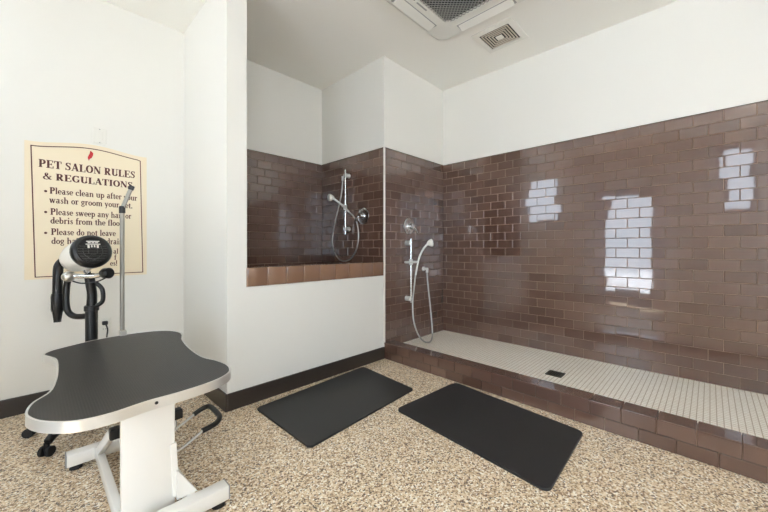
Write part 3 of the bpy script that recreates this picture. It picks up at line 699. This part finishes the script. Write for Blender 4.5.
MB().tube([(2.757, y0-.045, 1.309), (2.785, y0-.06, 1.285), (2.825, y0-.065, 1.235)], [.015, .012, .011], 10).build('valve_lever', M['chrome'], sv, smooth=True)

# ------------------------------------------------------------------ ceiling cassette and vent
ac = thing('ceiling_air_conditioner', 'white ceiling air conditioner cassette with a dark grid intake', 'air conditioner', (2.09, 1.281, ZC))
ax0, ax1, ay0, ay1 = 1.615, 2.567, .806, 1.758; zb = 2.932
gx0, gx1, gy0, gy1 = 1.815, 2.367, 1.006, 1.558
# body ring with a chamfered opening, slots cut by building strips around them
mb = MB()
def chop(x0, x1, y0, y1, c): return [(x0+c, y0), (x1-c, y0), (x1, y0+c), (x1, y1-c), (x1-c, y1), (x0+c, y1), (x0, y1-c), (x0, y0+c)]
O_ = chop(ax0, ax1, ay0, ay1, .05); I_ = chop(gx0, gx1, gy0, gy1, .04); Md = chop(ax0+.02, ax1-.02, ay0+.02, ay1-.02, .048); Mi = chop(gx0-.045, gx1+.045, gy0-.045, gy1+.045, .04)
rg = [(O_, ZC), (O_, zb+.012), (Md, zb), (Mi, zb-.004), (I_, zb-.012), (I_, zb+.02)]
rv = [[mb.b.verts.new((x, y, z)) for x, y in P] for P, z in rg]
for A, B in zip(rv, rv[1:]):
    for k in range(8): mb.b.faces.new([A[k], A[(k+1) % 8], B[(k+1) % 8], B[k]])
mb.build('face_panel', M['plastic'], ac)
MB().prism([(x, y) for x, y in I_], zb+.012, zb+.02).build('intake_cavity', M['dark'], ac)
mb = MB(); step = .023
for k in range(-34, 35):
    for sgn in (1, -1):
        # diagonal lattice clipped to the chamfered square
        cx_, cy_ = (gx0+gx1)/2, (gy0+gy1)/2; hw = (gx1-gx0)/2
        c = k*step*1.4142
        # line y = sgn*x + c within |x|,|y| < hw
        if sgn == 1: xa_, xb_ = max(-hw, -hw-c), min(hw, hw-c)
        else: xa_, xb_ = max(-hw, c-hw), min(hw, c+hw)
        if xb_-xa_ < .03: continue
        if abs(c) < .03*0: pass
        y_a, y_b = sgn*xa_+c, sgn*xb_+c
        lim = .02
        mb.bar((cx_+xa_, cy_+y_a, zb-.004), (cx_+xb_, cy_+y_b, zb-.004), .0032, .005)
mb.build('intake_grid', mat('grid_plastic', (150, 146, 140), .5), ac)
for side in range(4):
    # louvre trays on the four sides
    cx_, cy_ = (ax0+ax1)/2, (ay0+ay1)/2; R = Matrix.Translation((cx_, cy_, 0)) @ Matrix.Rotation(side*PI/2, 4, 'Z')
    f = MB().box(-.235, .352, zb-.0052, .235, .436, zb-.0015).build('air_slot', M['grey'], ac, move=R)
    mb = MB(); mb.bar((-.225, .394, zb-.012), (.225, .394, zb-.012), .072, .006, .002, (0, .25, 1)); mb.build('louvre', M['plastic'], f, move=R)
MB().box(2.0, gy1+.008, zb-.0085, 2.12, gy1+.034, zb-.004).build('display_strip', M['grey'], ac)
mb = MB(); mb.lathe((1.965, gy1+.02, zb-.004), (0, 0, -1), [(0, 0), (0, .011), (.004, .01), (.004, 0)], 14); mb.build('sensor_eye', M['black'], ac, smooth=True)

vt = thing('ceiling_vent', 'small square ceiling vent with concentric slats beside the air conditioner', 'vent', (2.87, 1.345, ZC))
vx, vy = 2.878, 1.345
mb = MB(); Ov = .182; Iv = .134
q = [(Ov, ZC), (Ov, ZC-.006), (Iv+.012, ZC-.012), (Iv, ZC-.012), (Iv, ZC-.001)]
rv = [[mb.b.verts.new((vx+sx_*a, vy+sy_*a, z)) for sx_, sy_ in ((-1, -1), (1, -1), (1, 1), (-1, 1))] for a, z in q]
for A, B in zip(rv, rv[1:]):
    for k in range(4): mb.b.faces.new([A[k], A[(k+1) % 4], B[(k+1) % 4], B[k]])
mb.build('vent_flange', M['plastic'], vt)
MB().box(vx-Iv, vy-Iv, ZC-.0018, vx+Iv, vy+Iv, ZC-.0008).build('vent_cavity', M['dark'], vt)
for a in (.116, .094, .072, .050):
    mb = MB(); q = [(a+.004, ZC-.006), (a+.004, ZC-.010), (a-.0065, ZC-.010), (a-.0065, ZC-.006)]
    rv = [[mb.b.verts.new((vx+sx_*r_, vy+sy_*r_, z)) for sx_, sy_ in ((-1, -1), (1, -1), (1, 1), (-1, 1))] for r_, z in q]
    for A, B in zip(rv, rv[1:]+rv[:1]):
        for k in range(4): mb.b.faces.new([A[k], A[(k+1) % 4], B[(k+1) % 4], B[k]])
    mb.build('vent_slat', M['vent'], vt)
MB().box(vx-.03, vy-.03, ZC-.014, vx+.03, vy+.03, ZC-.006, .003).build('vent_center', M['plastic'], vt)

# ------------------------------------------------------------------ unseen ceiling panels added behind the viewer as fill light
for i, (x, y, lab) in enumerate(((.75, -.55, 'unseen square panel added as fill light over the middle of the room'), (1.2, -1.75, 'unseen square panel added as fill light near the front window'))):
    t = thing('added_fill_light', lab, 'added fill light', (x, y, ZC), 'added fill light panels')
    mb = MB()
    for s_ in (-1, 1): mb.box(x+s_*.30-.02, y-.32, ZC-.03, x+s_*.30+.02, y+.32, ZC-.0005); mb.box(x-.28, y+s_*.30-.02, ZC-.03, x+.28, y+s_*.30+.02, ZC-.0005)
    mb.build('fill_light_frame', M['plastic'], t)
    MB().box(x-.28, y-.28, ZC-.02, x+.28, y+.28, ZC-.008).build('fill_light_diffuser', M['fill_lamp'], t)

# ------------------------------------------------------------------ daylight
w = bpy.data.worlds.new('sky'); S.world = w; w.use_nodes = True
bg = w.node_tree.nodes['Background']; bg.inputs['Color'].default_value = (.76, .87, 1.0, 1); bg.inputs['Strength'].default_value = 7.0
sl = bpy.data.lights.new('sun', 'SUN'); sl.energy = 42; sl.angle = math.radians(.6); sl.color = (1, 1, 1)
so = bpy.data.objects.new('sun', sl); C.objects.link(so); so.location = (-6, -3, 12)
so.rotation_euler = Vector((.27, -.16, -.95)).to_track_quat('-Z', 'Y').to_euler()

def portal(name, loc, rot, sx_, sy_):
    L = bpy.data.lights.new(name, 'AREA'); L.shape = 'RECTANGLE'; L.size = sx_; L.size_y = sy_; L.cycles.is_portal = True
    o = bpy.data.objects.new(name, L); C.objects.link(o); o.location = loc; o.rotation_euler = rot
for nm, h in (('door_daylight', DOOR), ('window_daylight', WIN1), ('window_daylight', WIN2), ('window_daylight', FILL_WIN4)):
    portal(nm, (XL-.14, (h[0]+h[1])/2, (h[2]+h[3])/2), (PI/2, 0, -PI/2), h[1]-h[0], h[3]-h[2])
portal('window_daylight', ((FILL_WIN3[0]+FILL_WIN3[1])/2, YF-.14, (FILL_WIN3[2]+FILL_WIN3[3])/2), (PI/2, 0, PI), FILL_WIN3[1]-FILL_WIN3[0], FILL_WIN3[3]-FILL_WIN3[2])

# ------------------------------------------------------------------ camera
cam = bpy.data.cameras.new('camera'); co = bpy.data.objects.new('camera', cam); C.objects.link(co)
cam.sensor_width = 36; cam.lens = 338/768*36; cam.shift_y = -8/768; cam.clip_start = .02
co.location = (0, 0, 1.08); co.rotation_euler = (PI/2, 0, -math.atan2(.7198, .6942))
S.camera = co

for o in TEMP:
    if '_o' in o: del o['_o']
vs = S.view_settings
S.display_settings.display_device = 'sRGB'
vs.view_transform = 'Standard'; vs.look = 'None'; vs.gamma = 1; vs.use_curve_mapping = False; vs.exposure = -0.06
S.cycles.use_denoising = True
S.cycles.max_bounces = 12; S.cycles.diffuse_bounces = 6; S.cycles.glossy_bounces = 4
